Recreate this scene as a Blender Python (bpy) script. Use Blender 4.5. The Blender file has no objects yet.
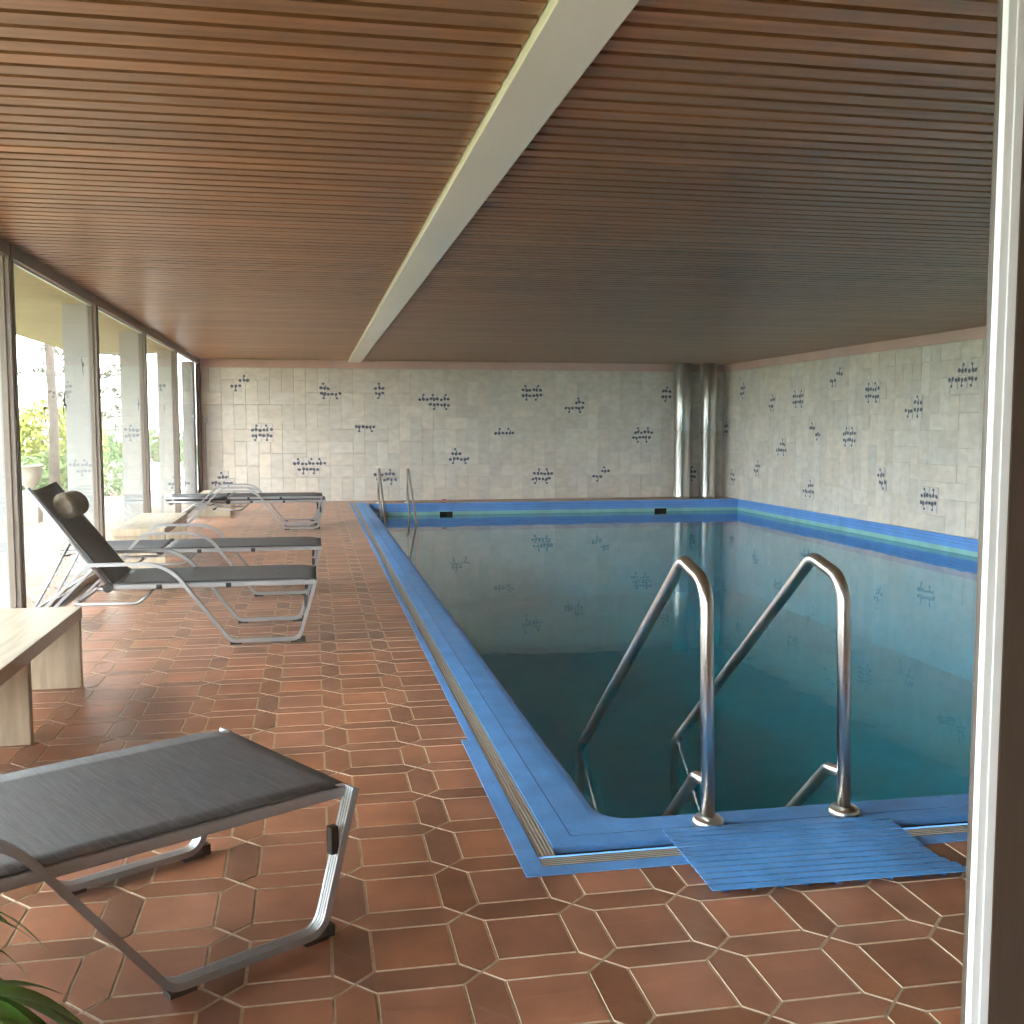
import bpy, bmesh, math, random
from mathutils import Vector, Matrix
R = math.radians
rnd = random.Random(7)
scene = bpy.context.scene
COL = scene.collection

# ------------------------------------------------------------------ materials
def srgb(r, g, b):
    f = lambda c: (c/255/12.92) if c/255 <= .04045 else ((c/255+.055)/1.055)**2.4
    return (f(r), f(g), f(b), 1)

def mat(name, col, rough=.6, metal=0, noise=None, scale=(1, 1, 1), amt=.25, bump=0, bscale=None,
        tint=False, spec=.5, coat=0, detail=4, emis=None):
    """principled material; noise=scale of a colour variation, tint=multiply by the mesh's own tile colour"""
    m = bpy.data.materials.new(name); m.use_nodes = True
    nt = m.node_tree; n = nt.nodes; l = nt.links
    b = n['Principled BSDF']
    b.inputs['Roughness'].default_value = rough
    b.inputs['Metallic'].default_value = metal
    b.inputs['Specular IOR Level'].default_value = spec
    b.inputs['Coat Weight'].default_value = coat
    b.inputs['Coat Roughness'].default_value = .15
    b.inputs['Base Color'].default_value = col
    cur = None
    tc = None
    if noise or bump:
        tc = n.new('ShaderNodeTexCoord'); mp = n.new('ShaderNodeMapping')
        mp.inputs['Scale'].default_value = scale
        l.new(tc.outputs['Object'], mp.inputs['Vector'])
    if noise:
        nz = n.new('ShaderNodeTexNoise'); nz.inputs['Scale'].default_value = noise
        nz.inputs['Detail'].default_value = detail
        l.new(mp.outputs['Vector'], nz.inputs['Vector'])
        rp = n.new('ShaderNodeMapRange')
        rp.inputs['From Min'].default_value = .3; rp.inputs['From Max'].default_value = .7
        rp.inputs['To Min'].default_value = 1-amt; rp.inputs['To Max'].default_value = 1+amt
        l.new(nz.outputs['Fac'], rp.inputs['Value'])
        mx = n.new('ShaderNodeVectorMath'); mx.operation = 'SCALE'
        mx.inputs[0].default_value = col[:3]
        l.new(rp.outputs['Result'], mx.inputs['Scale'])
        cur = mx.outputs['Vector']
    if tint:
        at = n.new('ShaderNodeAttribute'); at.attribute_name = 'tint'
        mm = n.new('ShaderNodeVectorMath'); mm.operation = 'MULTIPLY'
        if cur: l.new(cur, mm.inputs[0])
        else: mm.inputs[0].default_value = col[:3]
        l.new(at.outputs['Color'], mm.inputs[1])
        cur = mm.outputs['Vector']
    if cur: l.new(cur, b.inputs['Base Color'])
    if bump:
        nb = n.new('ShaderNodeTexNoise'); nb.inputs['Scale'].default_value = bscale or 60
        nb.inputs['Detail'].default_value = 3
        l.new(mp.outputs['Vector'], nb.inputs['Vector'])
        bp = n.new('ShaderNodeBump'); bp.inputs['Strength'].default_value = bump
        bp.inputs['Distance'].default_value = .01
        l.new(nb.outputs['Fac'], bp.inputs['Height'])
        l.new(bp.outputs['Normal'], b.inputs['Normal'])
    return m

def glass_mat(name, ior=1.5, gain=1.0, tintc=(.97, .985, .98, 1)):
    """thin architectural pane: Fresnel mirror over clear transmission, reflecting on its front faces"""
    m = bpy.data.materials.new(name); m.use_nodes = True
    nt = m.node_tree; n = nt.nodes; l = nt.links; n.clear()
    out = n.new('ShaderNodeOutputMaterial'); mix = n.new('ShaderNodeMixShader')
    tr = n.new('ShaderNodeBsdfTransparent'); tr.inputs['Color'].default_value = tintc
    gl = n.new('ShaderNodeBsdfGlossy'); gl.inputs['Roughness'].default_value = 0.0
    fr = n.new('ShaderNodeFresnel'); fr.inputs['IOR'].default_value = ior
    ge = n.new('ShaderNodeNewGeometry')
    inv = n.new('ShaderNodeMath'); inv.operation = 'SUBTRACT'; inv.inputs[0].default_value = gain
    g2 = n.new('ShaderNodeMath'); g2.operation = 'MULTIPLY'; g2.inputs[1].default_value = gain
    l.new(ge.outputs['Backfacing'], g2.inputs[0]); l.new(g2.outputs[0], inv.inputs[1])
    mu = n.new('ShaderNodeMath'); mu.operation = 'MULTIPLY'; mu.use_clamp = True
    l.new(fr.outputs[0], mu.inputs[0]); l.new(inv.outputs[0], mu.inputs[1])
    l.new(mu.outputs[0], mix.inputs[0]); l.new(tr.outputs[0], mix.inputs[1]); l.new(gl.outputs[0], mix.inputs[2])
    l.new(mix.outputs[0], out.inputs['Surface'])
    return m

def water_mat():
    m = bpy.data.materials.new('pool_water'); m.use_nodes = True
    nt = m.node_tree; n = nt.nodes; l = nt.links; n.clear()
    out = n.new('ShaderNodeOutputMaterial'); mix = n.new('ShaderNodeMixShader')
    tr = n.new('ShaderNodeBsdfTransparent'); tr.inputs['Color'].default_value = (.17, .78, .87, 1)
    gl = n.new('ShaderNodeBsdfGlossy'); gl.inputs['Roughness'].default_value = 0.02
    ge = n.new('ShaderNodeNewGeometry'); dp = n.new('ShaderNodeVectorMath'); dp.operation = 'DOT_PRODUCT'
    def mth(op, a, b_=None):
        q = n.new('ShaderNodeMath'); q.operation = op
        for k, v in enumerate((a, b_)):
            if v is None: continue
            if isinstance(v, (int, float)): q.inputs[k].default_value = v
            else: l.new(v, q.inputs[k])
        return q.outputs[0]
    # Schlick Fresnel from the air side, the same for light entering and leaving
    l.new(ge.outputs['Incoming'], dp.inputs[1])
    fr = mth('ADD', mth('MULTIPLY', mth('POWER', mth('SUBTRACT', 1.0, mth('ABSOLUTE', dp.outputs['Value'])), 5.0), .975), .025)
    tc = n.new('ShaderNodeTexCoord'); nz = n.new('ShaderNodeTexNoise')
    nz.inputs['Scale'].default_value = 2.2; nz.inputs['Detail'].default_value = 2
    l.new(tc.outputs['Object'], nz.inputs['Vector'])
    bp = n.new('ShaderNodeBump'); bp.inputs['Strength'].default_value = .045; bp.inputs['Distance'].default_value = .05
    l.new(nz.outputs['Fac'], bp.inputs['Height'])
    l.new(bp.outputs['Normal'], gl.inputs['Normal']); l.new(bp.outputs['Normal'], dp.inputs[0])
    l.new(fr, mix.inputs[0]); l.new(tr.outputs[0], mix.inputs[1]); l.new(gl.outputs[0], mix.inputs[2])
    l.new(mix.outputs[0], out.inputs['Surface'])
    return m

def clear_mat():
    m = bpy.data.materials.new('clear_water_side'); m.use_nodes = True
    n = m.node_tree.nodes; n.clear()
    out = n.new('ShaderNodeOutputMaterial'); tr = n.new('ShaderNodeBsdfTransparent')
    m.node_tree.links.new(tr.outputs[0], out.inputs['Surface'])
    return m

M = dict(
    tile=mat('terracotta_tile', srgb(158, 105, 79), .34, noise=4.5, amt=.26, tint=True, bump=.06, bscale=9, spec=.5),
    grout=mat('floor_grout', srgb(196, 178, 156), .9, noise=40, amt=.15),
    slat=mat('ceiling_wood', srgb(158, 115, 84), .38, noise=9, scale=(.12, 3, 3), amt=.22, tint=True, spec=.5),
    slatback=mat('slat_gap_shade', srgb(14, 10, 8), .9),  # backing sheet above the slats, near black to paint in the gap shade
    beam=mat('white_painted_metal', srgb(246, 246, 243), .25, noise=.8, amt=.04),
    wtile=mat('cream_wall_tile', srgb(208, 199, 188), .38, noise=7, scale=(1, 1, 1.6), amt=.10, tint=True, bump=.08, bscale=18),
    wgrout=mat('wall_grout', srgb(206, 196, 184), .9),
    dtile=mat('pale_lilac_tile', srgb(205, 198, 192), .35, noise=20, amt=.08),
    petal=mat('slate_blue_glaze', srgb(80, 83, 98), .4),
    pink=mat('pink_cornice', srgb(206, 170, 162), .6, noise=3, amt=.05),
    steel=mat('polished_steel', (.60, .58, .55, 1), .28, 1),
    brushed=mat('brushed_steel', (.74, .73, .70, 1), .42, .75, noise=20, scale=(1, 1, .05), amt=.08),
    alu=mat('satin_aluminium', (.38, .38, .395, 1), .46, .75),
    aluframe=mat('white_frame', srgb(214, 219, 220), .35),
    brownframe=mat('brown_frame', srgb(122, 108, 97), .45, noise=30, amt=.06),
    darkframe=mat('dark_brown_panel', srgb(70, 58, 48), .5, noise=25, scale=(4, 4, .3), amt=.1),
    mesh=mat('charcoal_sling', srgb(58, 60, 64), .55, noise=150, scale=(1, .05, 1), amt=.4, bump=.1, bscale=300, spec=.4),
    black=mat('black_plastic', srgb(22, 22, 22), .5),
    pillow=mat('taupe_fabric', srgb(120, 108, 92), .85, noise=40, amt=.15, bump=.1, bscale=150),
    stone=mat('travertine', srgb(176, 160, 137), .42, noise=5, scale=(6, .5, .6), amt=.2, detail=8),
    coping=mat('blue_paint', srgb(84, 142, 204), .55, noise=7, amt=.14, bump=.25, bscale=45),
    bandblue=mat('blue_band', srgb(92, 146, 214), .35, noise=4, amt=.1),
    bandline=mat('blue_band_dark', srgb(40, 84, 140), .4),
    bandgreen=mat('sea_green_band', srgb(134, 190, 186), .35, noise=4, amt=.12),
    basin=mat('basin_blue', srgb(124, 212, 228), .5, noise=1.2, amt=.1),
    grate=mat('grey_grate', srgb(168, 158, 144), .5),
    grated=mat('gap_shaded_grate', srgb(98, 90, 80), .6, noise=9, amt=.15),  # same grate, colour darkened for the shade between its bars
    crease=mat('crease_shade', srgb(34, 70, 116), .7),  # shade of the coping groove painted as darker blue
    gap=mat('gap_shade', srgb(22, 20, 18), .9),  # near-black colour standing for shade in the grate channel and skimmer slots
    mat=mat('blue_mat', srgb(80, 142, 204), .34, noise=3.2, amt=.34, scale=(1, .6, 1), detail=2, bump=.1, bscale=80),
    water=water_mat(), clear=clear_mat(),
    pane=glass_mat('window_glass', 1.5, 1.25), door=glass_mat('door_glass', 1.5, 1.0),
    concrete=mat('pale_concrete', srgb(172, 174, 174), .85, noise=3, amt=.06),
    soffit=mat('cream_soffit', srgb(164, 158, 128), .85, noise=2, amt=.06),
    paving=mat('terrace_paving', srgb(132, 110, 95), .8, noise=4, amt=.12),
    lawn=mat('lawn', srgb(116, 124, 82), .95, noise=3, amt=.3),
    gwall=mat('garden_wall_white', srgb(158, 152, 140), .85, noise=3, amt=.07),
    plaster=mat('white_plaster', srgb(200, 196, 188), .8),
    leafy=mat('yellow_green_leaf', srgb(122, 126, 36), .6, tint=True),
    leafg=mat('green_leaf', srgb(76, 100, 52), .6, tint=True),
    leafd=mat('dark_pine_needle', srgb(84, 84, 72), .7, tint=True),
    bark=mat('bark', srgb(84, 74, 68), .9, noise=14, scale=(1, 1, .3), amt=.3),
    palm=mat('palm_leaf', srgb(66, 128, 34), .4, tint=True),
    palmstem=mat('palm_stem', srgb(86, 92, 44), .6),
    pot=mat('white_pot', srgb(206, 202, 194), .5),
    soil=mat('soil', srgb(52, 40, 32), .95, noise=40, amt=.3),
    red=mat('red_plastic', srgb(190, 40, 40), .4), white=mat('white_plastic', srgb(225, 225, 222), .4),
    greybox=mat('grey_plastic', srgb(178, 180, 176), .45),
)

_n = M['brushed'].node_tree.nodes; _b = _n['Principled BSDF']; _t = _n.new('ShaderNodeTangent')
_t.direction_type = 'RADIAL'; _t.axis = 'Z'; M['brushed'].node_tree.links.new(_t.outputs['Tangent'], _b.inputs['Tangent'])
_b.inputs['Anisotropic'].default_value = .9; _b.inputs['Anisotropic Rotation'].default_value = .25; _b.inputs['Metallic'].default_value = 1; _b.inputs['Roughness'].default_value = .34

# ------------------------------------------------------------------ mesh helpers
class MB:
    def __init__(self):
        self.bm = bmesh.new(); self.lay = self.bm.loops.layers.float_color.new('tint')
    def face(self, pts, mi=0, tint=(1, 1, 1), smooth=False):
        try:
            f = self.bm.faces.new([p if isinstance(p, bmesh.types.BMVert) else self.bm.verts.new(p) for p in pts])
        except ValueError:
            return None
        f.material_index = mi; f.smooth = smooth
        for lp in f.loops: lp[self.lay] = (*tint, 1)
        return f
    def box(self, a, b, mi=0, tint=(1, 1, 1), mtx=None):
        (x0, y0, z0), (x1, y1, z1) = [min(p, q) for p, q in zip(a, b)], [max(p, q) for p, q in zip(a, b)]
        P = [(x0, y0, z0), (x1, y0, z0), (x1, y1, z0), (x0, y1, z0), (x0, y0, z1), (x1, y0, z1), (x1, y1, z1), (x0, y1, z1)]
        V = [self.bm.verts.new(mtx @ Vector(p) if mtx else p) for p in P]
        for q in ((0, 3, 2, 1), (4, 5, 6, 7), (0, 1, 5, 4), (1, 2, 6, 5), (2, 3, 7, 6), (3, 0, 4, 7)):
            self.face([V[i] for i in q], mi, tint)
        return V
    def tube(self, path, r, seg=10, mi=0, cap=True, rfun=None):
        P = [Vector(p) for p in path]; rings = []
        t0 = (P[1]-P[0]).normalized()
        up = Vector((0, 0, 1)) if abs(t0.z) < .9 else Vector((0, 1, 0))
        nrm = (up - t0*up.dot(t0)).normalized()
        for i, p in enumerate(P):
            t = ((P[min(i+1, len(P)-1)]-p).normalized() + (p-P[max(i-1, 0)]).normalized())
            t = t.normalized() if t.length > 1e-6 else t0
            nrm = (nrm - t*nrm.dot(t)).normalized(); bn = t.cross(nrm)
            rr = rfun(i/(len(P)-1)) if rfun else r
            rings.append([self.bm.verts.new(p + (nrm*math.cos(2*math.pi*k/seg)+bn*math.sin(2*math.pi*k/seg))*rr) for k in range(seg)])
        for A, B in zip(rings, rings[1:]):
            for k in range(seg): self.face([A[k], A[(k+1) % seg], B[(k+1) % seg], B[k]], mi, smooth=True)
        if cap:
            self.face(rings[0][::-1], mi); self.face(rings[-1], mi)
    def lathe(self, prof, seg=32, c=(0, 0, 0), mi=0, smooth=True):
        rings = []
        for r, z in prof:
            rings.append([self.bm.verts.new((c[0]+r*math.cos(2*math.pi*k/seg), c[1]+r*math.sin(2*math.pi*k/seg), c[2]+z)) for k in range(seg)])
        for A, B in zip(rings, rings[1:]):
            for k in range(seg): self.face([A[k], A[(k+1) % seg], B[(k+1) % seg], B[k]], mi, smooth=smooth)
        self.face(rings[0][::-1], mi); self.face(rings[-1], mi)
    def ribbon(self, path, w, t, v0, ribs=4, mi=0):
        """flat ribbed extrusion swept along a 2-D path in the x-z plane, w wide across y"""
        n = len(path); rings = []
        def face_profile(h, dep, sg):
            q = []
            for i in range(ribs):
                a = -w/2+w*i/ribs; st = w/ribs
                q += [(a+.02*st, h), (a+.66*st, h)]
                if i < ribs-1: q += [(a+.72*st, h-dep), (a+.94*st, h-dep)]
            q[-1] = (w/2, h); q[0] = (-w/2, h)
            return [(v, sg*k) for v, k in (q if sg > 0 else q[::-1])]
        prof = face_profile(t/2, .006, 1)+face_profile(t/2, .006, -1)
        for i in range(n):
            a = Vector(path[max(i-1, 0)]); b = Vector(path[i]); c = Vector(path[min(i+1, n-1)])
            d1 = (b-a).normalized() if i else (c-b).normalized()
            d2 = (c-b).normalized() if i < n-1 else d1
            d = (d1+d2).normalized(); k = 1/max(d.dot(d1), .5)
            nn = Vector((d.y, -d.x))*k
            rings.append([self.bm.verts.new((b.x+nn.x*q, v0+v, b.y+nn.y*q)) for v, q in prof])
        m = len(prof)
        for A, B in zip(rings, rings[1:]):
            for k in range(m): self.face([A[k], A[(k+1) % m], B[(k+1) % m], B[k]], mi)
        self.face(rings[0][::-1], mi); self.face(rings[-1], mi)
    def sheet(self, fn, nu, nv, th=.005, mi=0):
        T = [[self.bm.verts.new(fn(i/nu, j/nv)) for j in range(nv+1)] for i in range(nu+1)]
        B = [[self.bm.verts.new(Vector(fn(i/nu, j/nv))-Vector((0, 0, th))) for j in range(nv+1)] for i in range(nu+1)]
        for i in range(nu):
            for j in range(nv):
                self.face([T[i][j], T[i+1][j], T[i+1][j+1], T[i][j+1]], mi, smooth=True)
                self.face([B[i][j], B[i][j+1], B[i+1][j+1], B[i+1][j]], mi, smooth=True)
        for i in range(nu):
            self.face([T[i][0], B[i][0], B[i+1][0], T[i+1][0]], mi); self.face([T[i][nv], T[i+1][nv], B[i+1][nv], B[i][nv]], mi)
        for j in range(nv):
            self.face([T[0][j], T[0][j+1], B[0][j+1], B[0][j]], mi); self.face([T[nu][j], B[nu][j], B[nu][j+1], T[nu][j+1]], mi)
    def build(self, name, mats, parent=None, fix=True, bevel=0):
        if fix: bmesh.ops.recalc_face_normals(self.bm, faces=self.bm.faces[:])
        me = bpy.data.meshes.new(name); self.bm.to_mesh(me); self.bm.free()
        for m in (mats if isinstance(mats, (list, tuple)) else [mats]): me.materials.append(m)
        o = bpy.data.objects.new(name, me); COL.objects.link(o)
        if parent: o.parent = parent
        if bevel:
            b = o.modifiers.new('bevel', 'BEVEL'); b.width = bevel; b.segments = 2; b.limit_method = 'ANGLE'
        return o

def tag(o, label, cat, group=None):
    o['label'] = label; o['category'] = cat
    if group: o['group'] = group
    return o
def struct(o, label=None):
    o['kind'] = 'structure'
    if label: o['label'] = label
    return o
def empty(name, loc, rz=0):
    o = bpy.data.objects.new(name, None); COL.objects.link(o); o.empty_display_size = .1
    o.location = loc; o.rotation_euler = (0, 0, rz); return o
def copy_tree(o, parent=None):
    c = o.copy(); COL.objects.link(c)
    if parent: c.parent = parent
    for ch in list(o.children): copy_tree(ch, c)
    return c
def rounded(pts, rad, n=8):
    """polyline with rounded corners; rad = one radius per inner corner"""
    P = [Vector(p) for p in pts]; out = [P[0]]
    for i in range(1, len(P)-1):
        a, b, c = P[i-1], P[i], P[i+1]; r = rad[i-1] if isinstance(rad, (list, tuple)) else rad
        d1 = (a-b).normalized(); d2 = (c-b).normalized(); ang = d1.angle(d2)
        if r <= 0 or ang > 3.1: out.append(b); continue
        t = min(r/math.tan(ang/2), (a-b).length*.49, (c-b).length*.49); r2 = t*math.tan(ang/2)
        cen = b+(d1+d2).normalized()*(r2/math.sin(ang/2))
        s = b+d1*t-cen; e = b+d2*t-cen; tot = s.angle(e)
        for k in range(n+1):
            f = k/n
            out.append(cen+(s*math.sin((1-f)*tot)+e*math.sin(f*tot))/math.sin(tot))
    out.append(P[-1]); return out

# ------------------------------------------------------------------ room numbers (metres)
XL, XR, YN, YF, YB, H = -1.93, 7.96, 1.6, 19.4, -3.2, 2.575
PX0, PX1, PY0, PY1, PD, WL = 1.0, 7.93, 3.46, 18.55, -1.75, -.21   # pool basin and water level

# ------------------------------------------------------------------ floor: squares and long hexagons
def clip(poly, x0, x1, y0, y1):
    for ax, lim, sg in ((0, x0, 1), (0, x1, -1), (1, y0, 1), (1, y1, -1)):
        out = []
        for i in range(len(poly)):
            a, b = poly[i-1], poly[i]; ia = (a[ax]-lim)*sg >= 0; ib = (b[ax]-lim)*sg >= 0
            if ia != ib:
                t = (lim-a[ax])/(b[ax]-a[ax]); out.append((a[0]+t*(b[0]-a[0]), a[1]+t*(b[1]-a[1])))
            if ib: out.append(b)
        poly = out
        if len(poly) < 3: return []
    return poly
def shrink(poly, d):
    n = len(poly); out = []
    for i in range(n):
        a, b, c = Vector(poly[i-1]), Vector(poly[i]), Vector(poly[(i+1) % n])
        e1 = (b-a).normalized(); e2 = (c-b).normalized(); n1 = Vector((-e1.y, e1.x)); n2 = Vector((-e2.y, e2.x))
        m = (n1+n2).normalized(); out.append(tuple(b+m*(d/max(m.dot(n1), .3))))
    return out
fb = MB()
AREAS = [(XL, .655, 4.43, YF), (XL, .625, YB, 4.43), (.655, XR, 18.93, YF), (.625, XR, YB, 3.015), (.655, PX0-.001, 18.9, 18.93)]
for x0, x1, y0, y1 in AREAS:
    fb.box((x0, y0, -.06), (x1, y1, -.0035), 1)
GX, GY, PXT, PYT, HW = .40, 2.495, .317, .322, .052
for i in range(-9, 26):
    for j in range(-19, 54):
        cx, cy = GX+i*PXT, GY+j*PYT
        polys = [[(cx+HW, cy+HW), (cx+PXT-HW, cy+HW), (cx+PXT-HW, cy+PYT-HW), (cx+HW, cy+PYT-HW)],
                 [(cx, cy), (cx+HW, cy-HW), (cx+PXT-HW, cy-HW), (cx+PXT, cy), (cx+PXT-HW, cy+HW), (cx+HW, cy+HW)],
                 [(cx, cy), (cx+HW, cy+HW), (cx+HW, cy+PYT-HW), (cx, cy+PYT), (cx-HW, cy+PYT-HW), (cx-HW, cy+HW)]]
        for k, p in enumerate(polys):
            v = rnd.uniform(.82, 1.16) if k == 0 else rnd.uniform(.6, 1.05)
            w = rnd.uniform(-.10, .10)
            tint = (v*(1+w*.5), v*(1.0+(.03 if k else 0)), v*(1-w+(.04 if k else 0)))
            q = shrink(p, .0046)
            for x0, x1, y0, y1 in AREAS:
                c = clip(q, x0, x1, y0, y1)
                if len(c) >= 3:
                    top = [(a, b, 0) for a, b in c]; fb.face(top, 0, tint)
                    for s in range(len(c)):
                        a, b = c[s-1], c[s]
                        fb.face([(a[0], a[1], -.004), (b[0], b[1], -.004), (b[0], b[1], 0), (a[0], a[1], 0)], 1)
struct(fb.build('floor', [M['tile'], M['grout']], fix=False))

# ------------------------------------------------------------------ ceiling: wooden slats either side of a white beam
cb = MB()
BX0, BX1 = .682, .903
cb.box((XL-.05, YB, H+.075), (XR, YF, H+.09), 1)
y = 2.858-.12*50
while y < YF:
    for x0, x1 in ((XL, BX0-.006), (BX1+.006, XR)):
        v = rnd.uniform(.86, 1.12); w = rnd.uniform(-.05, .05)
        if y > YB and y+.104 < YF:
            cb.box((x0, y+.016, H), (x1, y+.104, H+.024), 0, (v*(1+w), v, v*(1-w)))
    y += .12
struct(cb.build('ceiling', [M['slat'], M['slatback']]))
bb = MB()
bb.box((BX0, YB, H-.036), (BX1, YF, H+.074))
struct(bb.build('ceiling_beam', M['beam'], bevel=.004), 'smooth white duct beam running the length of the slatted ceiling')

# ------------------------------------------------------------------ tiled walls with blue flower prints
def tiled_wall(name, u0, u1, z0, z1, place, motifs, seed, s=.212):
    r = random.Random(seed); nu = int(math.ceil((u1-u0)/s)); nz = int(round((z1-z0)/s)); sz = (z1-z0)/nz
    w = MB()
    def quad(a, b, c, d, off, mi, tint=(1, 1, 1)):
        w.face([place(a, c, off), place(b, c, off), place(b, d, off), place(a, d, off)], mi, tint)
    def slab(a, b, c, d, off, mi, tint, tilt=0, bev=.004):
        b = min(b, u1)
        if b-a < .02: return
        lo = [place(a, c, 0), place(b, c, 0), place(b, d, 0), place(a, d, 0)]
        hi = [place(a+bev, c+bev, off+tilt), place(b-bev, c+bev, off+tilt), place(b-bev, d-bev, off-tilt), place(a+bev, d-bev, off-tilt)]
        lo = [w.bm.verts.new(p) for p in lo]; hi = [w.bm.verts.new(p) for p in hi]
        w.face(hi, mi, tint)
        for k in range(4): w.face([lo[k], lo[(k+1) % 4], hi[(k+1) % 4], hi[k]], mi, tint)
    quad(u0, u1, z0, z1, 0, 1)
    used = set()
    for j in range(nz):
        for i in range(nu):
            if (i, j) in used: continue
            opts = []
            if i+1 < nu and (i+1, j) not in used: opts.append((1, 0))
            if j+1 < nz and (i, j+1) not in used: opts += [(0, 1)]*2
            d = r.choice(opts) if opts else (0, 0)
            used |= {(i, j), (i+d[0], j+d[1])}
            v = r.uniform(.89, 1.06); h = r.uniform(-.025, .025)
            slab(u0+i*s+.001, u0+(i+1+d[0])*s-.001, z0+j*sz+.001, z0+(j+1+d[1])*sz-.001, .003+r.uniform(0, .004), 0,
                 (v*(1+h), v, v*(1-h)), r.uniform(-.0025, .0025))
    def petal(cu, cz, a, b, rot):
        pts = []
        for k in range(8):
            t = 2*math.pi*k/8; x, y2 = a*math.cos(t), b*math.sin(t)
            pts.append(place(cu+x*math.cos(rot)-y2*math.sin(rot), cz+x*math.sin(rot)+y2*math.cos(rot), .0165))
        w.face(pts, 3)
    for cu, cz, items in motifs:
        for c, sd in items:
            x = cu+c*.2
            slab(x-.095, x+.095, cz+(.006 if sd > 0 else -.165), cz+(.165 if sd > 0 else -.006), .0155, 2, (1, 1, 1), 0, .003)
            for k, dx in enumerate((-.064, 0, .064)):
                petal(x+dx+r.uniform(-.008, .008), cz+sd*(.05+r.uniform(-.01, .012)), r.uniform(.029, .037), r.uniform(.024, .031), r.uniform(-.6, .6)+(1.57 if k == 1 else 0))
            petal(x+r.uniform(-.02, .02), cz+sd*(.085), .010, .03, r.uniform(-.3, .3))
            petal(x+r.uniform(-.03, .03), cz+sd*.13, .024, .021, r.uniform(-.5, .5))
    return struct(w.build(name, [M['wtile'], M['wgrout'], M['dtile'], M['petal']], fix=False))
end_m = [(-1.25, 2.15, [(.35, 1), (-.35, -1)]), (.25, 2.02, [(0, 1), (0, -1), (1, -1)]), (1.24, 2.03, [(0, 1), (0, -1)]),
         (2.25, 1.83, [(-1, 1), (0, 1), (1, 1), (0, -1), (1, -1)]), (-.88, 1.26, [(-.5, 1), (.5, 1), (-.5, -1), (.5, -1)]),
         (.97, 1.42, [(-.5, -1), (.5, -1)]), (-.04, .65, [(-1, 1), (0, 1), (1, 1), (-.6, -1), (.4, -1)]),
         (1.35, .44, [(-.7, 1), (.3, 1), (-.5, -1), (.5, -1)]), (-1.58, .41, [(0, 1), (-.6, -1), (.4, -1)]),
         (2.70, .82, [(-.2, 1), (-.4, -1), (.6, -1)]), (3.56, 1.2, [(-.4, 1), (.6, 1)]),
         (4.11, 2.01, [(-.5, 1), (.5, 1), (-.5, -1), (.5, -1)]), (4.94, 1.78, [(.5, 1), (-.5, -1), (.5, -1)]),
         (4.29, .43, [(-.3, 1), (.7, 1), (-.5, -1), (.5, -1)]), (5.48, .46, [(.4, 1), (-.4, -1)]),
         (6.28, 1.21, [(-.3, 1), (.7, 1), (-.5, -1), (.5, -1)]), (6.78, 2.0, [(0, 1), (0, -1)]), (7.32, .45, [(0, 1), (0, -1)])]
right_m = [(18.46, 2.04, [(-.2, 1), (0, -1)]), (17.19, 1.79, [(-.3, 1), (0, -1)]), (16.16, 1.83, [(.5, 1), (-.5, 1), (.5, -1), (-.5, -1)]),
           (14.9, 2.13, [(-.5, 1), (.5, -1)]), (13.83, 1.86, [(.5, 1), (-.5, 1), (.5, -1), (-.5, -1)]),
           (12.76, 1.64, [(-.5, 1), (-.5, -1), (.6, -1)]), (11.61, 2.01, [(.5, 1), (-.5, 1), (1.5, -1), (.5, -1), (-.5, -1)]),
           (15.54, 1.3, [(.5, 1), (-.5, -1)]), (14.45, 1.22, [(.5, 1), (-.5, 1), (.5, -1), (-.5, -1)]),
           (16.76, 1.02, [(-.3, 1), (.5, -1), (-.5, -1)]), (17.77, .62, [(-.3, 1), (0, -1)]), (18.86, .41, [(0, 1), (-.2, -1)]),
           (15.73, .37, [(-.4, 1), (.5, -1), (-.5, -1)]), (13.53, .63, [(0, 1), (-.2, -1)]), (12.36, .42, [(.4, 1), (-.6, 1), (.5, -1), (-.5, -1)]),
           (19.2, 1.33, [(0, 1), (0, -1)]), (8.4, 1.4, [(.5, 1), (-.5, -1)]), (6.2, .8, [(.5, 1), (-.5, 1), (0, -1)])]
CZ = 2.435
tiled_wall('wall_far', XL-.07, XR, 0, CZ, lambda u, z, o: (u, YF-o, z), end_m, 3)
tiled_wall('wall_right', YN, YF, 0, CZ, lambda u, z, o: (XR-o, u, z), right_m, 5)
w = MB(); w.box((XL-.07, YF, -.3), (XR+.2, YF+.2, H+.05)); struct(w.build('wall_far_core', M['plaster']))
w = MB(); w.box((XR, YB, -.3), (XR+.2, YF, H+.05)); struct(w.build('wall_right_core', M['plaster']))
w = MB(); w.box((XL-.02, YF-.022, CZ), (XR-.022, YF, H)); struct(w.build('trim_1', M['pink'], bevel=.004))
w = MB(); w.box((XR-.022, YN, CZ), (XR, YF, H)); struct(w.build('trim_2', M['pink'], bevel=.004))
w = MB(); w.box((XL-.1, YB-.2, -.06), (XR+.2, YB, H+.05)); struct(w.build('wall_back', M['plaster']))

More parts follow.
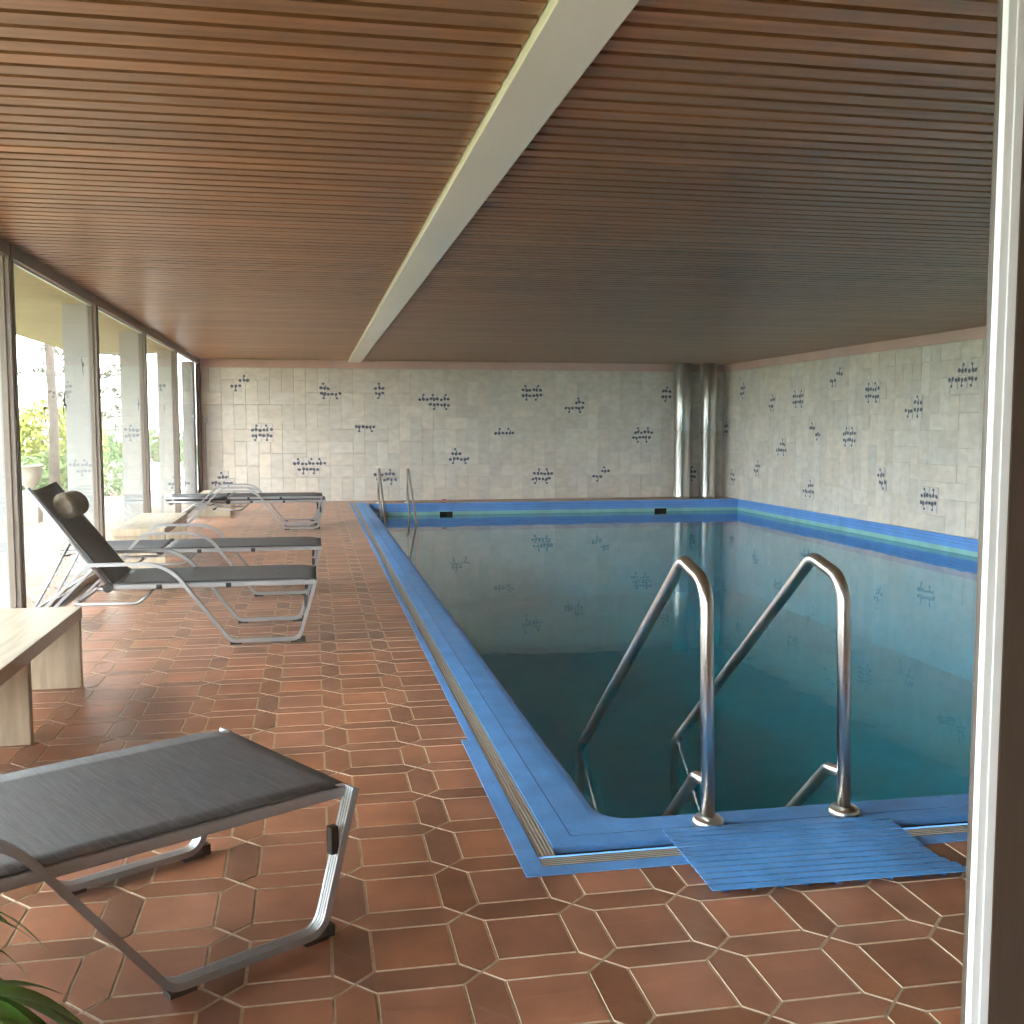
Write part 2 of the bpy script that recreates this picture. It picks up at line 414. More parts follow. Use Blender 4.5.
# ------------------------------------------------------------------ window wall on the left
def window(k, y0, y1):
    f = MB(); d0, d1 = XL-.07, XL; m = .05
    f.box((d0, y0+.012, 0), (d1, y0+m+.012, H)); f.box((d0, y1-m-.012, 0), (d1, y1-.012, H))
    f.box((d0, y0+m+.012, H-.085), (d1, y1-m-.012, H)); f.box((d0, y0+m+.012, 0), (d1, y1-m-.012, .06))
    f.box((d0+.02, y0-.012, 0), (d1-.018, y0+.012, H))
    # slim pale inner bead
    b0, b1 = XL-.05, XL-.03
    f.box((b0, y0+m+.012, .06), (b1, y0+m+.024, H-.085), 0); f.box((b0, y1-m-.024, .06), (b1, y1-m-.012, H-.085), 0)
    f.box((b0, y0+m+.024, H-.1), (b1, y1-m-.024, H-.085), 1); f.box((b0, y0+m+.024, .06), (b1, y1-m-.024, .072), 1)
    o = struct(f.build('window_%d' % k, [M['brownframe'], M['aluframe']]))
    p = MB(); p.box((XL-.046, y0+m+.02, .066), (XL-.04, y1-m-.02, H-.09)); p.build('pane', M['pane'], o)
edges = [-3.2, -1.3, 1.6, 4.5, 7.47, 10.28, 13.16, 16.12, 19.3]
for k in range(8): window(k+1, edges[k], edges[k+1])
w = MB(); w.box((XL-.07, 19.3, 0), (XL, YF, H)); struct(w.build('wall_left', M['brownframe']))

# ------------------------------------------------------------------ glazed partition the photo is taken through
f = MB()
f.box((1.168, YN-.02, 0), (2.25, YN+.06, H), 0)
f.box((1.135, YN-.016, 0), (1.168, YN, H), 1); f.box((1.150, YN-.0195, 0), (1.168, YN-.016, H), 1)
f.box((XL, YN-.05, H-.12), (1.135, YN+.05, H), 0); f.box((XL+.001, YN-.04, 0), (XL+.06, YN+.04, H-.12), 0)
f.box((XL+.06, YN-.04, -.002), (1.135, YN+.04, .03), 0)
d = struct(f.build('door_1', [M['darkframe'], M['aluframe']], bevel=.003))
p = MB(); p.box((XL+.05, YN-.004, .02), (1.14, YN+.004, H-.11)); p.build('pane', M['door'], d)
w = MB(); w.box((2.25, YN-.06, 0), (XR, YN+.06, H)); struct(w.build('wall_front', M['plaster']))

# ------------------------------------------------------------------ pool
def ring(o, z, rr, n=8):
    """L-shaped line along the left and near edge, o metres outside the basin edge, inner corner radius rr"""
    x, y = PX0-o, PY0-o; pts = []
    for k in range(13): pts.append((x, 18.9+(y+rr-18.9)*k/12, z))
    for k in range(1, n): a = math.pi+math.pi/2*k/n; pts.append((x+rr+rr*math.cos(a), y+rr+rr*math.sin(a), z))
    for k in range(13): pts.append((x+rr+(PX1-x-rr)*k/12, y, z))
    return pts
c = MB()
prof = [(0, -.2, .13), (0, -.034, .13), (.006, -.02, .13), (.02, -.009, .125), (.05, -.003, .105), (.1, .001, .07), (.163, .004, .012), (.1642, .002, .01),
        (.1668, .002, .009), (.168, .004, .008), (.245, .004, .002), (.245, -.02, .002)]
rings = [[c.bm.verts.new(q) for q in ring(o, z, r)] for o, z, r in prof]
for i, (A, B) in enumerate(zip(rings, rings[1:])):
    for k in range(len(A)-1): c.face([A[k], A[k+1], B[k+1], B[k]], 2 if 6 <= i <= 8 else 0)
g = [c.bm.verts.new(q) for q in ring(.245, -.02, .002)]; g2 = [c.bm.verts.new(q) for q in ring(.31, -.02, .002)]
for k in range(len(g)-1): c.face([g[k], g[k+1], g2[k+1], g2[k]], 1)
g = [c.bm.verts.new(q) for q in ring(.31, -.02, .002)]; g2 = [c.bm.verts.new(q) for q in ring(.31, .003, .002)]
for k in range(len(g)-1): c.face([g[k], g[k+1], g2[k+1], g2[k]], 0)
c.box((.655, 4.43, -.03), (PX0-.31, 18.9, .003)); c.box((.625, 3.015, -.03), (PX0-.31, 4.43, .003))
c.box((.69, 3.015, -.03), (PX1, PY0-.385, .003))
c.box((.69, PY0-.3105, -.03), (.7, PY0-.3095, -.02))
struct(c.build('pool_coping', [M['coping'], M['gap'], M['crease']], fix=True), 'rough blue painted kerb around the near and left pool edge')

b = MB()
def band(p0, p1, inward):
    """one basin wall from p0 to p1 with its painted courses"""
    (x0, y0), (x1, y1) = p0, p1
    for z0, z1, mi in ((-.04, 0, 0), (-.044, -.04, 1), (-.084, -.044, 0), (-.088, -.084, 1), (-.148, -.088, 0), (-.213, -.148, 2), (-.228, -.213, 1), (-.5, -.228, 0), (PD, -.5, 3)):
        b.face([(x0, y0, z0), (x1, y1, z0), (x1, y1, z1), (x0, y0, z1)], mi)
band((PX0, PY1), (PX1, PY1), 0); band((PX1, PY1), (PX1, PY0), 0)
for p0, p1 in (((PX0, PY0), (PX0, PY1)), ((PX1, PY0), (PX0, PY0))):
    b.face([(*p0, PD), (*p1, PD), (*p1, -.2), (*p0, -.2)], 3)
b.face([(PX0, PY0, PD), (PX1, PY0, PD), (PX1, PY1, PD), (PX0, PY1, PD)], 3)
b.box((PX1+.002, PY0-.4, -.05), (XR, YF, 0), 0)
b.box((PX0, PY1+.002, -.05), (PX1, 18.6, .004), 0); b.box((PX0, 18.6, -.05), (PX1, 18.93, -.001), 4)
struct(b.build('pool_basin', [M['bandblue'], M['bandline'], M['bandgreen'], M['basin'], M['tile']], fix=False), 'pool basin with blue and sea green bands above the water')
wv = MB(); V = wv.box((PX0+.002, PY0+.002, PD+.01), (PX1-.002, PY1-.002, WL), 1)
for fc in wv.bm.faces:
    if all(v.co.z > -.5 for v in fc.verts): fc.material_index = 0
o = wv.build('pool_water', [M['water'], M['clear']]); o['kind'] = 'stuff'; o['label'] = 'still dark teal water filling the indoor pool'; o['category'] = 'water'

def grate(x0, y0, x1, y1, label, along, m_='grate'):
    m = MB()
    if along == 'y':
        n = 5; s = (x1-x0)/n
        for k in range(n): m.box((x0+k*s+.0035, y0, -.012), (x0+(k+1)*s-.0035, y1, .0005))
        for k in range(int((y1-y0)/.25)+1): yy = min(y0+.25*k, y1-.006); m.box((x0, yy, -.0195), (x1, yy+.006, -.013))
    else:
        n = 5; s = (y1-y0)/n
        for k in range(n): m.box((x0, y0+k*s+.0035, -.012), (x1, y0+(k+1)*s-.0035, .0005))
        for k in range(int((x1-x0)/.25)+1): xx = min(x0+.25*k, x1-.006); m.box((xx, y0, -.0195), (xx+.006, y1, -.013))
    return tag(m.build('overflow_grate', M[m_]), label, 'grate', 'overflow grates')
grate(PX0-.309, PY0-.305, PX0-.247, 6.9, 'long slotted grey grate in the left pool kerb, stretch nearest the corner', 'y')
grate(PX0-.309, 6.92, PX0-.247, 18.85, 'long slotted grey grate in the left pool kerb, far stretch towards the end wall', 'y')
grate(PX0-.309, PY0-.383, 7.9, PY0-.315, 'slotted grey grate along the near pool edge, running under the blue mat', 'x', 'grated')

for i, x in enumerate((2.24, 6.275)):
    s = MB(); s.box((x, PY1-.012, -.25), (x+.235, PY1+.05, -.15), 1)  # solid box, shade of the slot's inside put into its dark colour
    for a, bb_ in (((x-.012, -.262), (x, -.138)), ((x+.235, -.262), (x+.247, -.138)), ((x, -.15), (x+.235, -.138)), ((x, -.262), (x+.235, -.25))):
        s.box((a[0], PY1-.018, a[1]), (bb_[0], PY1+.03, bb_[1]), 0)
    tag(s.build('skimmer_opening', [M['bandgreen'], M['gap']]), ['dark skimmer slot in far pool wall beside the far ladder', 'dark skimmer slot in far pool wall below the steel columns'][i], 'skimmer')

# ------------------------------------------------------------------ pool ladders
def ladder(label, loc, rz, h=1.0, rr=.0235):
    root = empty('pool_ladder', loc, rz); tag(root, label, 'ladder')
    for x in (0, .51):
        m = MB()
        p = rounded([(x, 0, .004), (x, .045, .836*h), (x, .279, .889*h), (x, 1.74, -.261), (x, 1.76, -1.15)], [.11, .09, .04], 12)
        m.tube(p, rr, 16); m.build('handrail', M['steel'], root)
        m = MB(); m.tube(rounded([(x, .008, .155), (x, .125, .132), (x, .5, -.21), (x, .56, -.45)], [.06, .1], 8), rr*.9, 12)
        m.build('lower_rail', M['steel'], root)
        m = MB(); m.lathe([(.053, 0), (.056, .004), (.054, .018), (.046, .027), (.026, .031)], 28, (x, 0, .0047)); m.build('flange', M['steel'], root)
        m = MB(); m.tube([(x, .56, -.44), (x, .5, -1.2)], rr*.9, 12); m.build('stile', M['steel'], root)
    for k in range(3):
        m = MB(); m.box((.02, .46, -.48-.27*k), (.48, .56, -.455-.27*k)); m.build('tread', M['steel'], root, bevel=.004)
    return root
ladder('polished steel pool ladder standing behind the blue mat at near edge', (1.325, 3.305, 0), 0)
ladder('slim steel pool ladder at the far left corner of the pool', (1.672, 18.68, 0), math.pi, .70, .019)

# ------------------------------------------------------------------ blue slatted mat
mt = MB(); N = 12
MC = [Vector((1.142, 3.262, 0)), Vector((1.136, 2.785, 0)), Vector((1.925, 2.765, 0)), Vector((1.95, 3.228, 0))]
root = None
for k in range(N):
    a, b2 = (k+.12)/N, (k+.88)/N
    sh = .0 if k < N-3 else .05*(k-(N-4))/3
    L0, L1 = MC[0].lerp(MC[1], a), MC[0].lerp(MC[1], b2); R0, R1 = MC[3].lerp(MC[2], a), MC[3].lerp(MC[2], b2)
    R0 = R0+Vector((sh, 0, 0)); R1 = R1+Vector((sh, 0, 0))
    zz = .0205-.003*(k/N)
    q = [L0, R0, R1, L1]
    lo = [mt.bm.verts.new(v+Vector((0, 0, zz-.004))) for v in q]; hi = [mt.bm.verts.new(v+Vector((0, 0, zz))) for v in q]
    mt.face(hi); mt.face(lo[::-1])
    for s in range(4): mt.face([lo[s], lo[(s+1) % 4], hi[(s+1) % 4], hi[s]])
root = mt.build('bath_mat', M['mat'], bevel=.001)
tag(root, 'blue slatted plastic mat lying before the near pool ladder', 'mat')
for k in range(9):
    t = (k+.5)/9; m = MB()
    a, b2 = MC[0].lerp(MC[3], t), MC[1].lerp(MC[2], t)
    d = (b2-a).normalized(); nn = Vector((-d.y, d.x, 0))*.007
    a = a+d*.006; b2 = b2-d*.012
    lo = [m.bm.verts.new(v+Vector((0, 0, .0042))) for v in (a-nn, a+nn, b2+nn, b2-nn)]
    hi = [m.bm.verts.new(v+Vector((0, 0, z))) for v, z in zip((a-nn, a+nn, b2+nn, b2-nn), (.0156, .0156, .0131, .0131))]
    m.face(hi); m.face(lo)
    for s in range(4): m.face([lo[s], lo[(s+1) % 4], hi[(s+1) % 4], hi[s]])
    m.build('support_strip', M['bandline'], root)

# ------------------------------------------------------------------ steel columns
for x, lab in ((7.005, 'left of two shiny steel columns in the far right corner'), (7.53, 'right of two shiny steel columns, the one nearest the corner')):
    m = MB(); m.lathe([(.158, -.001), (.158, .05), (.155, .055), (.155, 1.28), (.152, 1.284), (.152, 1.29), (.155, 1.294), (.155, H)], 48, (x, 19.1, 0))
    tag(m.build('steel_column', M['brushed']), lab, 'column', 'steel columns in the corner')

# ------------------------------------------------------------------ sun loungers
HV = .365   # half width of the side frames
def side_frame(v):
    m = MB()
    p = rounded([(.012, .395), (-.095, .022), (-.52, .022), (-.90, .525), (-1.37, .525), (-1.86, .012)], [.06, .07, .28, .09], 9)
    m.ribbon([(a.x, a.y) for a in [Vector((q[0], q[1])) for q in p]], .042, .02, v)
    return m
def make_lounger(ang, loc, rz, label, pillow=False, L=.765, clips=2):
    root = empty('sun_lounger', loc, rz)
    tag(root, label, 'lounger', 'sun loungers')
    for s in (-1, 1):
        sf = side_frame(s*HV).build('side_frame', M['alu'], root)
        for u in (-.115, -.49, -1.845):
            m = MB()
            if u > -1: m.box((u-.035, s*HV-.02, 0), (u+.035, s*HV+.02, .0125))
            else: m.box((u-.03, s*HV-.02, 0), (u+.02, s*HV+.02, .012))
            if u == -.115: m.box((-.085, s*HV-.016, .002), (-.058, s*HV+.016, .034))
            m.build('rubber_foot', M['black'], sf)
        m = MB(); m.box((-.062, s*HV-.012, .225), (-.040, s*HV+.012, .30)); m.build('bumper', M['black'], sf)
        m = MB(); m.box((.012, s*(HV-.012), .365), (-1.25, s*(HV-.042), .397)); m.build('seat_rail', M['alu'], root, bevel=.006)
        for u in (-.53, -.95)[:clips]:
            m = MB(); m.box((u-.017, s*(HV-.046), .362), (u+.017, s*(HV-.006), .392)); m.build('clip', M['black'], root, bevel=.004)
        m = MB(); m.tube([(-1.25, s*(HV-.046), .381), (-1.25, s*(HV+.004), .381)], .03, 16); m.build('hinge_knob', M['black'], root)
    for u in (.0, -.62, -1.2):
        m = MB(); m.tube([(u, -HV+.03, .372), (u, HV-.03, .372)], .012, 10); m.build('cross_bar', M['alu'], root)
    m = MB(); m.tube([(-1.80, -HV+.022, .08), (-1.80, HV-.022, .08)], .011, 10); m.build('cross_bar', M['alu'], root)
    for s in (-1, 1):
        m = MB(); m.tube(rounded([(-.98, s*(HV-.06), .362), (-1.08, s*(HV-.06), .27), (-1.45, s*(HV-.06), .27)], [.06], 6), .01, 8); m.build('stay_bar', M['alu'], root)
    m = MB(); m.tube([(-1.45, -HV+.05, .27), (-1.45, HV-.05, .27)], .01, 8); m.build('stay_bar', M['alu'], root)
    def seat(a, b):
        u = .016-1.236*a; v = (b*2-1)*(HV-.014)
        edge = .012*max(0, 1-a*12)
        return (u, v, 0.405-edge-.004*(1-(b*2-1)**2)*min(1, a*6+.25))
    m = MB(); m.sheet(seat, 26, 10); m.build('seat_sling', M['mesh'], root)
    ca, sa = math.cos(ang), math.sin(ang)
    def bk(s, v, h): return (-1.245-s*ca+h*sa*1.0, v, .383+s*sa+h*ca)
    back = MB()
    def bs(a, b):
        s = .0+L*a; v = (b*2-1)*(HV-.03)
        return bk(s, v, .022-(.012+.045*max(0, (a-.6)/.4)**1.5)*(1-(b*2-1)**2))
    back.sheet(bs, 22, 10); bo = back.build('back_sling', M['mesh'], root)
    for s in (-1, 1):
        m = MB(); m.tube([bk(0, s*(HV-.04), 0), bk(L*.5, s*(HV-.04), 0), bk(L, s*(HV-.04), .004)], .015, 10); m.build('back_rail', M['alu'], root)
    m = MB(); m.tube([bk(L-.005, (-1+2*k/10)*(HV-.04), -.05*(1-(-1+2*k/10)**2)) for k in range(11)], .011, 8); m.build('cross_bar', M['alu'], root)
    for s in (-1, 1):
        m = MB()
        if ang > .2:
            a, b2 = Vector(bk(.36, s*(HV-.085), -.02)), Vector((-1.74, s*(HV-.085), .17))
        else:
            a, b2 = Vector((-1.28, s*(HV-.085), .335)), Vector((-1.72, s*(HV-.085), .335))
        m.tube([a, b2], .009, 8); dd = (b2-a).normalized(); q = Vector((dd.z, 0, -dd.x))
        if q.z > 0: q = -q
        for k in range(9):
            cpt = a.lerp(b2, .12+.09*k)
            m.tube([cpt+Vector((0, -.006, 0))+q*.014, cpt+Vector((0, .006, 0))+q*.014], .012, 8)
        m.build('ratchet_bar', M['alu'], root)
    if pillow:
        m = MB(); cpt = Vector(bk(L*.735, 0, .078))
        rings = []
        for k in range(15):
            f = k/14; e = min(f, 1-f); q = min(1, .62+.38*math.sin(min(1, e/.1)*math.pi/2))
            ring_ = []
            for j in range(22):
                t = 2*math.pi*j/22
                ring_.append(m.bm.verts.new(bk(L*.735+.088*q*math.cos(t), -.21+.42*f, .076+.064*q*math.sin(t))))
            rings.append(ring_)
        for A, B in zip(rings, rings[1:]):
            for j in range(22): m.face([A[j], A[(j+1) % 22], B[(j+1) % 22], B[j]], smooth=True)
        m.face(rings[0][::-1]); m.face(rings[-1])
        po = m.build('headrest_pillow', M['pillow'], root)
        po['label'] = 'rolled taupe headrest pillow'
        for v in (-.12, .12):
            m = MB(); m.box((-.004, v-.012, -.004), (.004, v+.012, .12), mtx=Matrix.Translation(bk(L*.735, 0, .0)) @ Matrix.Rotation(-ang, 4, 'Y'))
            m.build('strap', M['black'], root)
    return root
l1 = make_lounger(R(53), (.0, 7.085, 0), 0, 'sun lounger with raised backrest and rolled taupe headrest pillow', True)
l2 = make_lounger(0, (.05, 8.98, 0), 0, 'flat sun lounger directly behind the one with raised backrest')
l3 = copy_tree(l2); l3.location = (.155, 14.5, 0); l3['label'] = 'lower of two flat loungers stacked near the end wall'
l4 = copy_tree(l2); l4.location = (.115, 14.53, .048); l4['label'] = 'upper of two flat loungers stacked near the end wall'
l5 = make_lounger(0, (-.108, 3.11, 0), R(31.5), 'large foreground lounger, its foot end pointing toward the pool ladder', clips=0)

# ------------------------------------------------------------------ travertine benches
def bench(x0, x1, y0, y1, legs, label, h=.425):
    r = empty('stone_bench', ((x0+x1)/2, (y0+y1)/2, 0)); tag(r, label, 'bench', 'travertine benches')
    cx, cy = (x0+x1)/2, (y0+y1)/2
    m = MB(); m.box((x0-cx, y0-cy, h-.065), (x1-cx, y1-cy, h)); m.build('bench_top', M['stone'], r, bevel=.004)
    for ly in legs:
        m = MB(); m.box((x0+.01-cx, ly-cy, 0), (x1-.004-cx, ly+.05-cy, h-.065)); m.build('leg', M['stone'], r, bevel=.003)
    return r
bench(-1.86, -1.21, 3.62, 5.79, (3.66, 4.72, 5.73), 'pale stone bench at left, in front of the lounger with headrest')
bench(-1.84, -1.36, 10.1, 11.95, (10.14, 11.85), 'pale stone bench by windows behind the second lounger')
bench(-1.74, -1.24, 16.41, 17.6, (16.42, 17.5), 'small pale stone bench beyond the stacked loungers', .335)

# ------------------------------------------------------------------ small fittings
m = MB(); m.box((-1.90, YF-.06, 1.44), (-1.83, YF-.012, 1.54)); root = m.build('wall_switch_box', M['greybox'], bevel=.004)
tag(root, 'small grey box on the end wall near the window corner', 'switch box')
m = MB(); m.tube([(-1.865, YF-.03, 1.44), (-1.865, YF-.03, .02)], .008, 8); m.build('conduit', M['greybox'], root)
m = MB(); m.lathe([(.02, 0), (.03, .012), (.03, .035), (.018, .05)], 14, (-1.865, YF-.035, 1.54)); m.build('cap', M['white'], root)
m = MB(); m.lathe([(.04, .0), (.05, .015), (.05, .035), (.04, .05), (.02, .06)], 18, (2.35, 18.75, 0), 0)
root = tag(m.build('pool_float', M['red']), 'tiny red and white object on the deck at far pool edge', 'float')
m = MB(); m.lathe([(.053, .018), (.053, .032)], 18, (2.35, 18.75, 0)); m.build('band', M['white'], root)

def bird(y, z, s, rot, label):
    pts = [(-1, .12), (-.55, .3), (-.15, .16), (0, .34), (.12, .18), (.55, .34), (1, .18), (.5, .08), (.14, -.06), (.12, -.4), (.22, -.62), (0, -.5), (-.2, -.6), (-.1, -.36), (-.14, -.04), (-.5, .06)]
    m = MB(); lo, hi = [], []
    for a, b in pts:
        u, v = s*(a*math.cos(rot)-b*math.sin(rot)), s*(a*math.sin(rot)+b*math.cos(rot))
        lo.append(m.bm.verts.new((XL-.0398, y+u, z+v))); hi.append(m.bm.verts.new((XL-.0385, y+u, z+v)))
    m.face(hi); m.face(lo[::-1])
    for k in range(len(pts)): m.face([lo[k-1], lo[k], hi[k], hi[k-1]])
    tag(m.build('bird_sticker', M['black']), label, 'sticker', 'black bird stickers on the windows')
bird(8.40, 1.85, .085, 1.2, 'upper left bird sticker on the second window, left of the tree trunk')
bird(9.02, 1.90, .07, .2, 'bird sticker on the second window just right of the tree trunk')
bird(9.78, 1.91, .085, 1.9, 'bird sticker seen against the first pale outdoor pillar')
bird(9.04, 1.56, .12, 1.1, 'lower bird sticker right of the trunk, over the yellow bush')
bird(8.38, 1.51, .085, 1.9, 'lower left bird sticker over the top of the yellow bush')
bird(12.75, 1.63, .08, 1.7, 'bird sticker on the third window, against the second pillar')
bird(14.95, 1.62, .05, 1.3, 'smallest bird sticker, against the third outdoor pillar')

# ------------------------------------------------------------------ potted palm, mostly outside the left of the frame
def palm():
    root = empty('potted_palm', (-.80, 1.88, 0)); tag(root, 'green potted palm with narrow arching leaves in bottom left corner', 'plant')
    m = MB(); m.lathe([(.09, 0), (.10, .01), (.13, .2), (.14, .21), (.14, .235), (.125, .235), (.12, .2), (.02, .2)], 28); m.build('pot', M['pot'], root)
    m = MB(); m.lathe([(.118, .19), (.1, .205), (.03, .212)], 20); m.build('soil', M['soil'], root)
    r = random.Random(11)
    def leaf(mb, base, dir_, ln, wid, droop, tint):
        side = Vector((-dir_.y, dir_.x, 0)).normalized(); n = 9; L_, C_, R_ = [], [], []
        for k in range(n+1):
            t = k/n
            p = Vector(base)+dir_*(ln*t)+Vector((0, 0, -droop*ln*t*t))
            ww = wid*(math.sin(math.pi*min(1, t*.86+.14))**.8)*(1 if t < 1 else 0)
            L_.append(mb.bm.verts.new(p+side*ww+Vector((0, 0, .25*ww)))); C_.append(mb.bm.verts.new(p)); R_.append(mb.bm.verts.new(p-side*ww+Vector((0, 0, .25*ww))))
        for k in range(n):
            mb.face([L_[k], C_[k], C_[k+1], L_[k+1]], 0, tint, True); mb.face([C_[k], R_[k], R_[k+1], C_[k+1]], 0, tint, True)
    fr = [(-8, .26, .32), (20, .2, .24), (-22, .15, .17), (60, .22, .44), (125, .34, .5), (165, .5, .5), (205, .4, .46), (90, .2, .55)]
    for az, ln, hh in fr:
        a = R(az); d = Vector((math.cos(a), math.sin(a), 0))
        st = [Vector((0, 0, .2))+d*(.015+ln*.62*t*t*.8+.05*t)+Vector((0, 0, hh*.62*(1-(1-t)**2))) for t in [k/8 for k in range(9)]]
        m = MB(); m.tube(st, .004, 6, 1, rfun=lambda f: .005-.003*f)
        for k in range(3, 9):
            for s in (-1, 1):
                dd = (d*.8+Vector((-d.y, d.x, 0))*s*(.75-.06*k)+Vector((0, 0, .15))).normalized()
                v = r.uniform(.55, 1.2)
                leaf(m, st[k], dd, r.uniform(.18, .26), r.uniform(.013, .022), r.uniform(.5, .95), (v, v, v*.8))
        leaf(m, st[-1], (d+Vector((0, 0, .1))).normalized(), .2, .015, .7, (1, 1, .8))
        m.build('frond', [M['palm'], M['palmstem']], root, fix=False)
palm()

# ------------------------------------------------------------------ outdoors
g = MB(); g.box((-70, -40, -.4), (XL-3.2, 90, -.12)); struct(g.build('lawn', M['lawn']), 'garden lawn beyond the terrace')
g = MB(); g.box((XL-3.2, -12, -.3), (XL-.07, 24, -.02)); struct(g.build('terrace', M['paving']), 'pale paved terrace outside the windows')
g = MB(); g.box((-3.55, -4, 2.5), (XL-.07, 17.0, 2.75)); struct(g.build('roof_overhang', M['soffit']), 'cream underside of the roof overhang outside the windows')
g = MB(); g.box((-3.55, -4, 2.75), (XR+.3, YF+.4, 2.95)); struct(g.build('roof', M['concrete']))
names = ['first visible pale pillar outside the windows, behind the raised backrest', 'second pale pillar outside, between second and third visible windows',
         'third pale pillar outside, behind the far stone bench', 'fourth pale pillar outside, nearest the end wall', 'pale pillar outside the nearest window at the left picture edge']
for (y, xo), lab in zip(((10.3, -2.24), (13.2, -2.24), (16.15, -2.22), (18.95, -2.2), (7.47, -2.24)), names):
    m = MB(); m.box((xo, y, -.02), (XL-.085, y+.34, 2.5)); tag(m.build('concrete_pillar', M['concrete']), lab, 'pillar', 'pillars outside the windows')
m = MB(); m.box((-14, 27, -.12), (-3.2, 27.3, .42)); m.box((-14, 26.96, .42), (-3.2, 27.34, .48)); tag(m.build('garden_wall', M['gwall']), 'low white garden wall seen through the windows', 'wall')

def leaves(m, c, rad, n, size, r, shell=.55):
    for _ in range(n):
        while True:
            p = Vector((r.uniform(-1, 1), r.uniform(-1, 1), r.uniform(-1, 1)))
            if shell < p.length <= 1: break
        q = Vector((c[0]+p.x*rad[0], c[1]+p.y*rad[1], c[2]+p.z*rad[2]))
        if q.z < -.1: continue
        a = Vector((r.uniform(-1, 1), r.uniform(-1, 1), r.uniform(-1, 1))).normalized(); b_ = a.orthogonal().normalized()
        s = size*r.uniform(.6, 1.3); v = r.uniform(.7, 1.3)
        m.face([q-a*s, q+b_*s*.45, q+a*s, q-b_*s*.45], 0, (v*r.uniform(.9, 1.1), v, v*.9))
def bush(name, label, cat, c, blobs, mt_, n, size, seed, trunk=.06, stems=3):
    r = random.Random(seed); root = empty(name, (c[0], c[1], -.12)); tag(root, label, cat)
    m = MB()
    for bc, rad in blobs: leaves(m, bc, rad, n, size, r)
    m.build('foliage', mt_, root, fix=False)
    m = MB()
    for k in range(stems):
        a = 2*math.pi*k/max(stems, 1)+.4
        top = blobs[k % len(blobs)][0]
        m.tube([(0+.08*math.cos(a), .08*math.sin(a), 0), (top[0]*.5, top[1]*.5, top[2]*.5), (top[0], top[1], top[2])], trunk, 8, rfun=lambda f: trunk*(1-.6*f))
    m.build('stems', M['bark'], root)
    return root
bush('garden_shrub', 'bright yellow green shrub outside, below the tree trunk', 'shrub', (-5.35, 24), [((-.35, 0, 1.1), (.75, .8, 1.0)), ((.35, .2, 1.0), (.6, .7, 1.25)), ((-.9, .3, .9), (.6, .6, .95))], M['leafy'], 1500, .07, 21)
bush('garden_shrub', 'low green shrub outside, just in front of the yellow shrub', 'shrub', (-4.85, 22), [((-.2, 0, .45), (.7, .6, .6)), ((.6, .4, .4), (.6, .5, .62)), ((-.9, .2, .4), (.5, .5, .55))], M['leafg'], 1100, .055, 22)
bush('garden_shrub', 'rounded pale green shrub outside, seen in the third window', 'shrub', (-6.0, 31), [((0, 0, .8), (.75, .7, .55)), ((.6, .3, .65), (.6, .5, .45))], M['leafg'], 1200, .07, 23)
bush('garden_shrub', 'green shrub outside seen in the narrow far window', 'shrub', (-6.5, 39), [((0, 0, .9), (1.2, .8, .9)), ((1.4, .5, .7), (1.0, .7, .8))], M['leafg'], 1000, .09, 24)
# tall tree: bare trunk with thin upper branches
root = empty('garden_tree', (-4.88, 21.3, -.12)); tag(root, 'tall bare tree trunk outside, above the yellow shrub', 'tree')
m = MB(); m.tube([(0, 0, 0), (.03, 0, 1.6), (-.02, .05, 3.4), (.05, 0, 5.5), (.0, .1, 8)], .09, 12, rfun=lambda f: .1-.035*f); m.build('trunk', M['bark'], root)
m = MB(); r = random.Random(5)
for k in range(16):
    z = r.uniform(2.35, 6.5); a = r.uniform(2.2, 4.6); p = Vector((0, 0, z)); pts = [p.copy()]; d = Vector((math.cos(a), math.sin(a)*.6, r.uniform(-.25, .15)))
    for q in range(7):
        d = (d+Vector((r.uniform(-.4, .4), r.uniform(-.4, .4), r.uniform(-.35, .25)))).normalized(); p = p+d*.2; pts.append(p.copy())
    m.tube(pts, .012, 6, rfun=lambda f: .014-.01*f)
m.build('branch', M['bark'], root)
m = MB()
for k in range(26): leaves(m, (r.uniform(-1.5, -.5), r.uniform(-.6, .6), r.uniform(2.2, 4.2)), (.12, .12, .08), 26, .035, r, 0)
m.build('foliage', M['leafd'], root, fix=False)
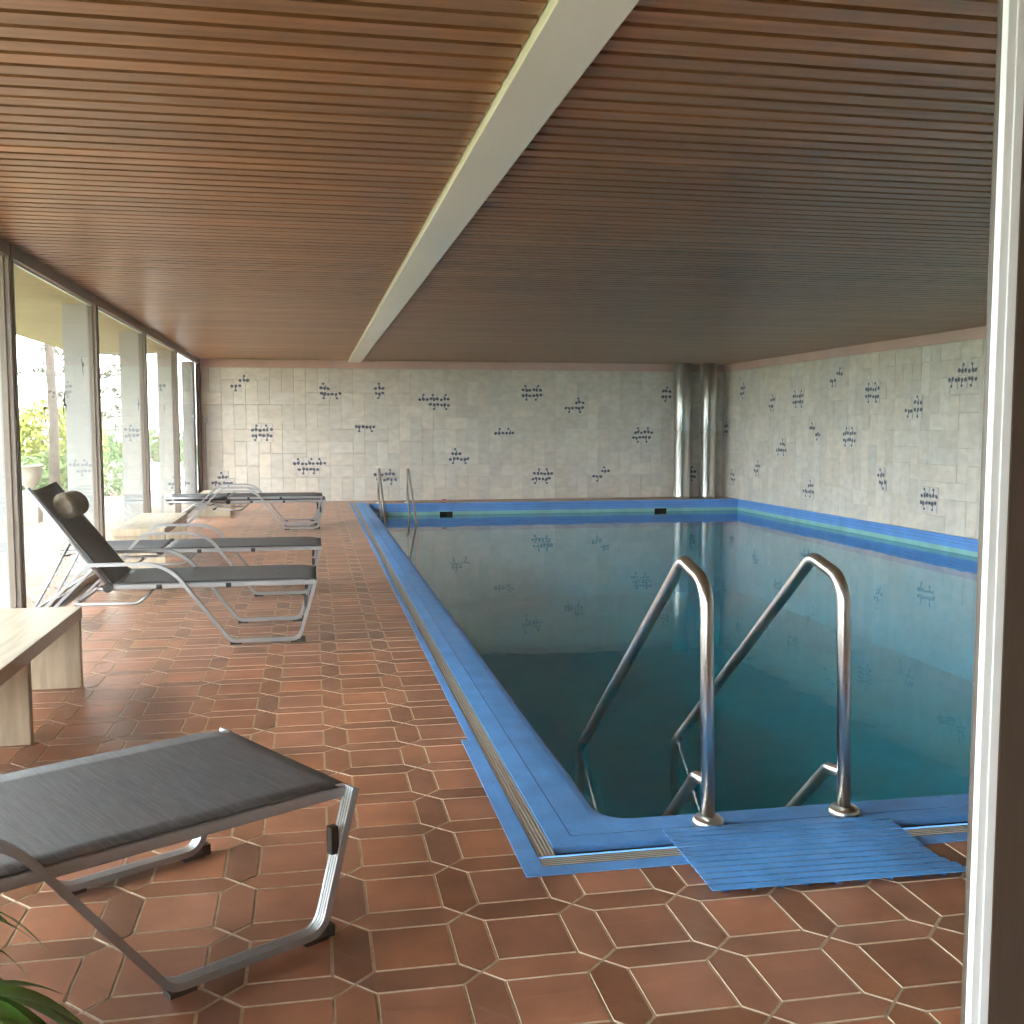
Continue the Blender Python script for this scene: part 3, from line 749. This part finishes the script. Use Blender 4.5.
# pine with cloud-like boughs
root = empty('pine_tree', (-5.3, 29, -.12)); tag(root, 'dark pine with horizontal boughs outside the third window', 'tree')
m = MB(); m.tube([(.9, .5, 0), (.8, .5, 3), (.7, .4, 6)], .14, 10, rfun=lambda f: .15-.05*f); m.build('trunk', M['bark'], root)
m = MB(); f2 = MB()
for z, ln in ((1.75, 1.9), (2.25, 1.7), (2.85, 2.0), (3.4, 1.8)):
    m.tube([(.85, .5, z+.1), (.2, .2, z), (-.6, 0, z+.02), (.85-ln*1.2, -.1, z-.08)], .03, 6, rfun=lambda f: .035-.025*f)
    for k in range(7):
        leaves(f2, (.7-ln*1.15*k/6, r.uniform(-.4, .3), z+r.uniform(.0, .22)), (.24, .22, .12), 70, .06, r, 0)
m.build('branch', M['bark'], root); f2.build('foliage', M['leafd'], root, fix=False)
# urn
root = empty('garden_urn', (-4.05, 16.2, -.12)); tag(root, 'pale stone garden urn outside, behind the top of the raised backrest', 'urn')
m = MB(); m.box((-.14, -.14, 0), (.14, .14, .52)); m.build('pedestal', M['gwall'], root, bevel=.01)
m = MB(); m.lathe([(.09, .52), (.1, .55), (.05, .58), (.06, .62), (.13, .68), (.17, .78), (.18, .90), (.20, .91), (.20, .93), (.16, .93), (.12, .8)], 28); m.build('bowl', M['gwall'], root)

# ------------------------------------------------------------------ daylight and camera
wd = bpy.data.worlds.new('overcast'); scene.world = wd; wd.use_nodes = True
bg = wd.node_tree.nodes['Background']; bg.inputs['Color'].default_value = (.93, .97, 1.0, 1); bg.inputs['Strength'].default_value = 5.0

cam = bpy.data.cameras.new('camera'); co = bpy.data.objects.new('camera', cam); COL.objects.link(co)
cam.sensor_width = 36; cam.lens = 1040/1024*36; cam.clip_start = .05; cam.clip_end = 300
co.location = (0, 0, 1.375); co.rotation_euler = (R(90-4.70), 0, R(-10.88))
scene.camera = co

vs = scene.view_settings
scene.display_settings.display_device = 'sRGB'
vs.view_transform = 'Standard'; vs.look = 'None'; vs.exposure = 1.95; vs.gamma = 1; vs.use_curve_mapping = False
cy = scene.cycles
cy.use_denoising = True
try: cy.denoiser = 'OPENIMAGEDENOISE'
except Exception: pass
cy.max_bounces = 14; cy.diffuse_bounces = 8; cy.glossy_bounces = 6; cy.transparent_max_bounces = 24; cy.transmission_bounces = 8
cy.caustics_reflective = False; cy.caustics_refractive = False
cy.sample_clamp_indirect = 8
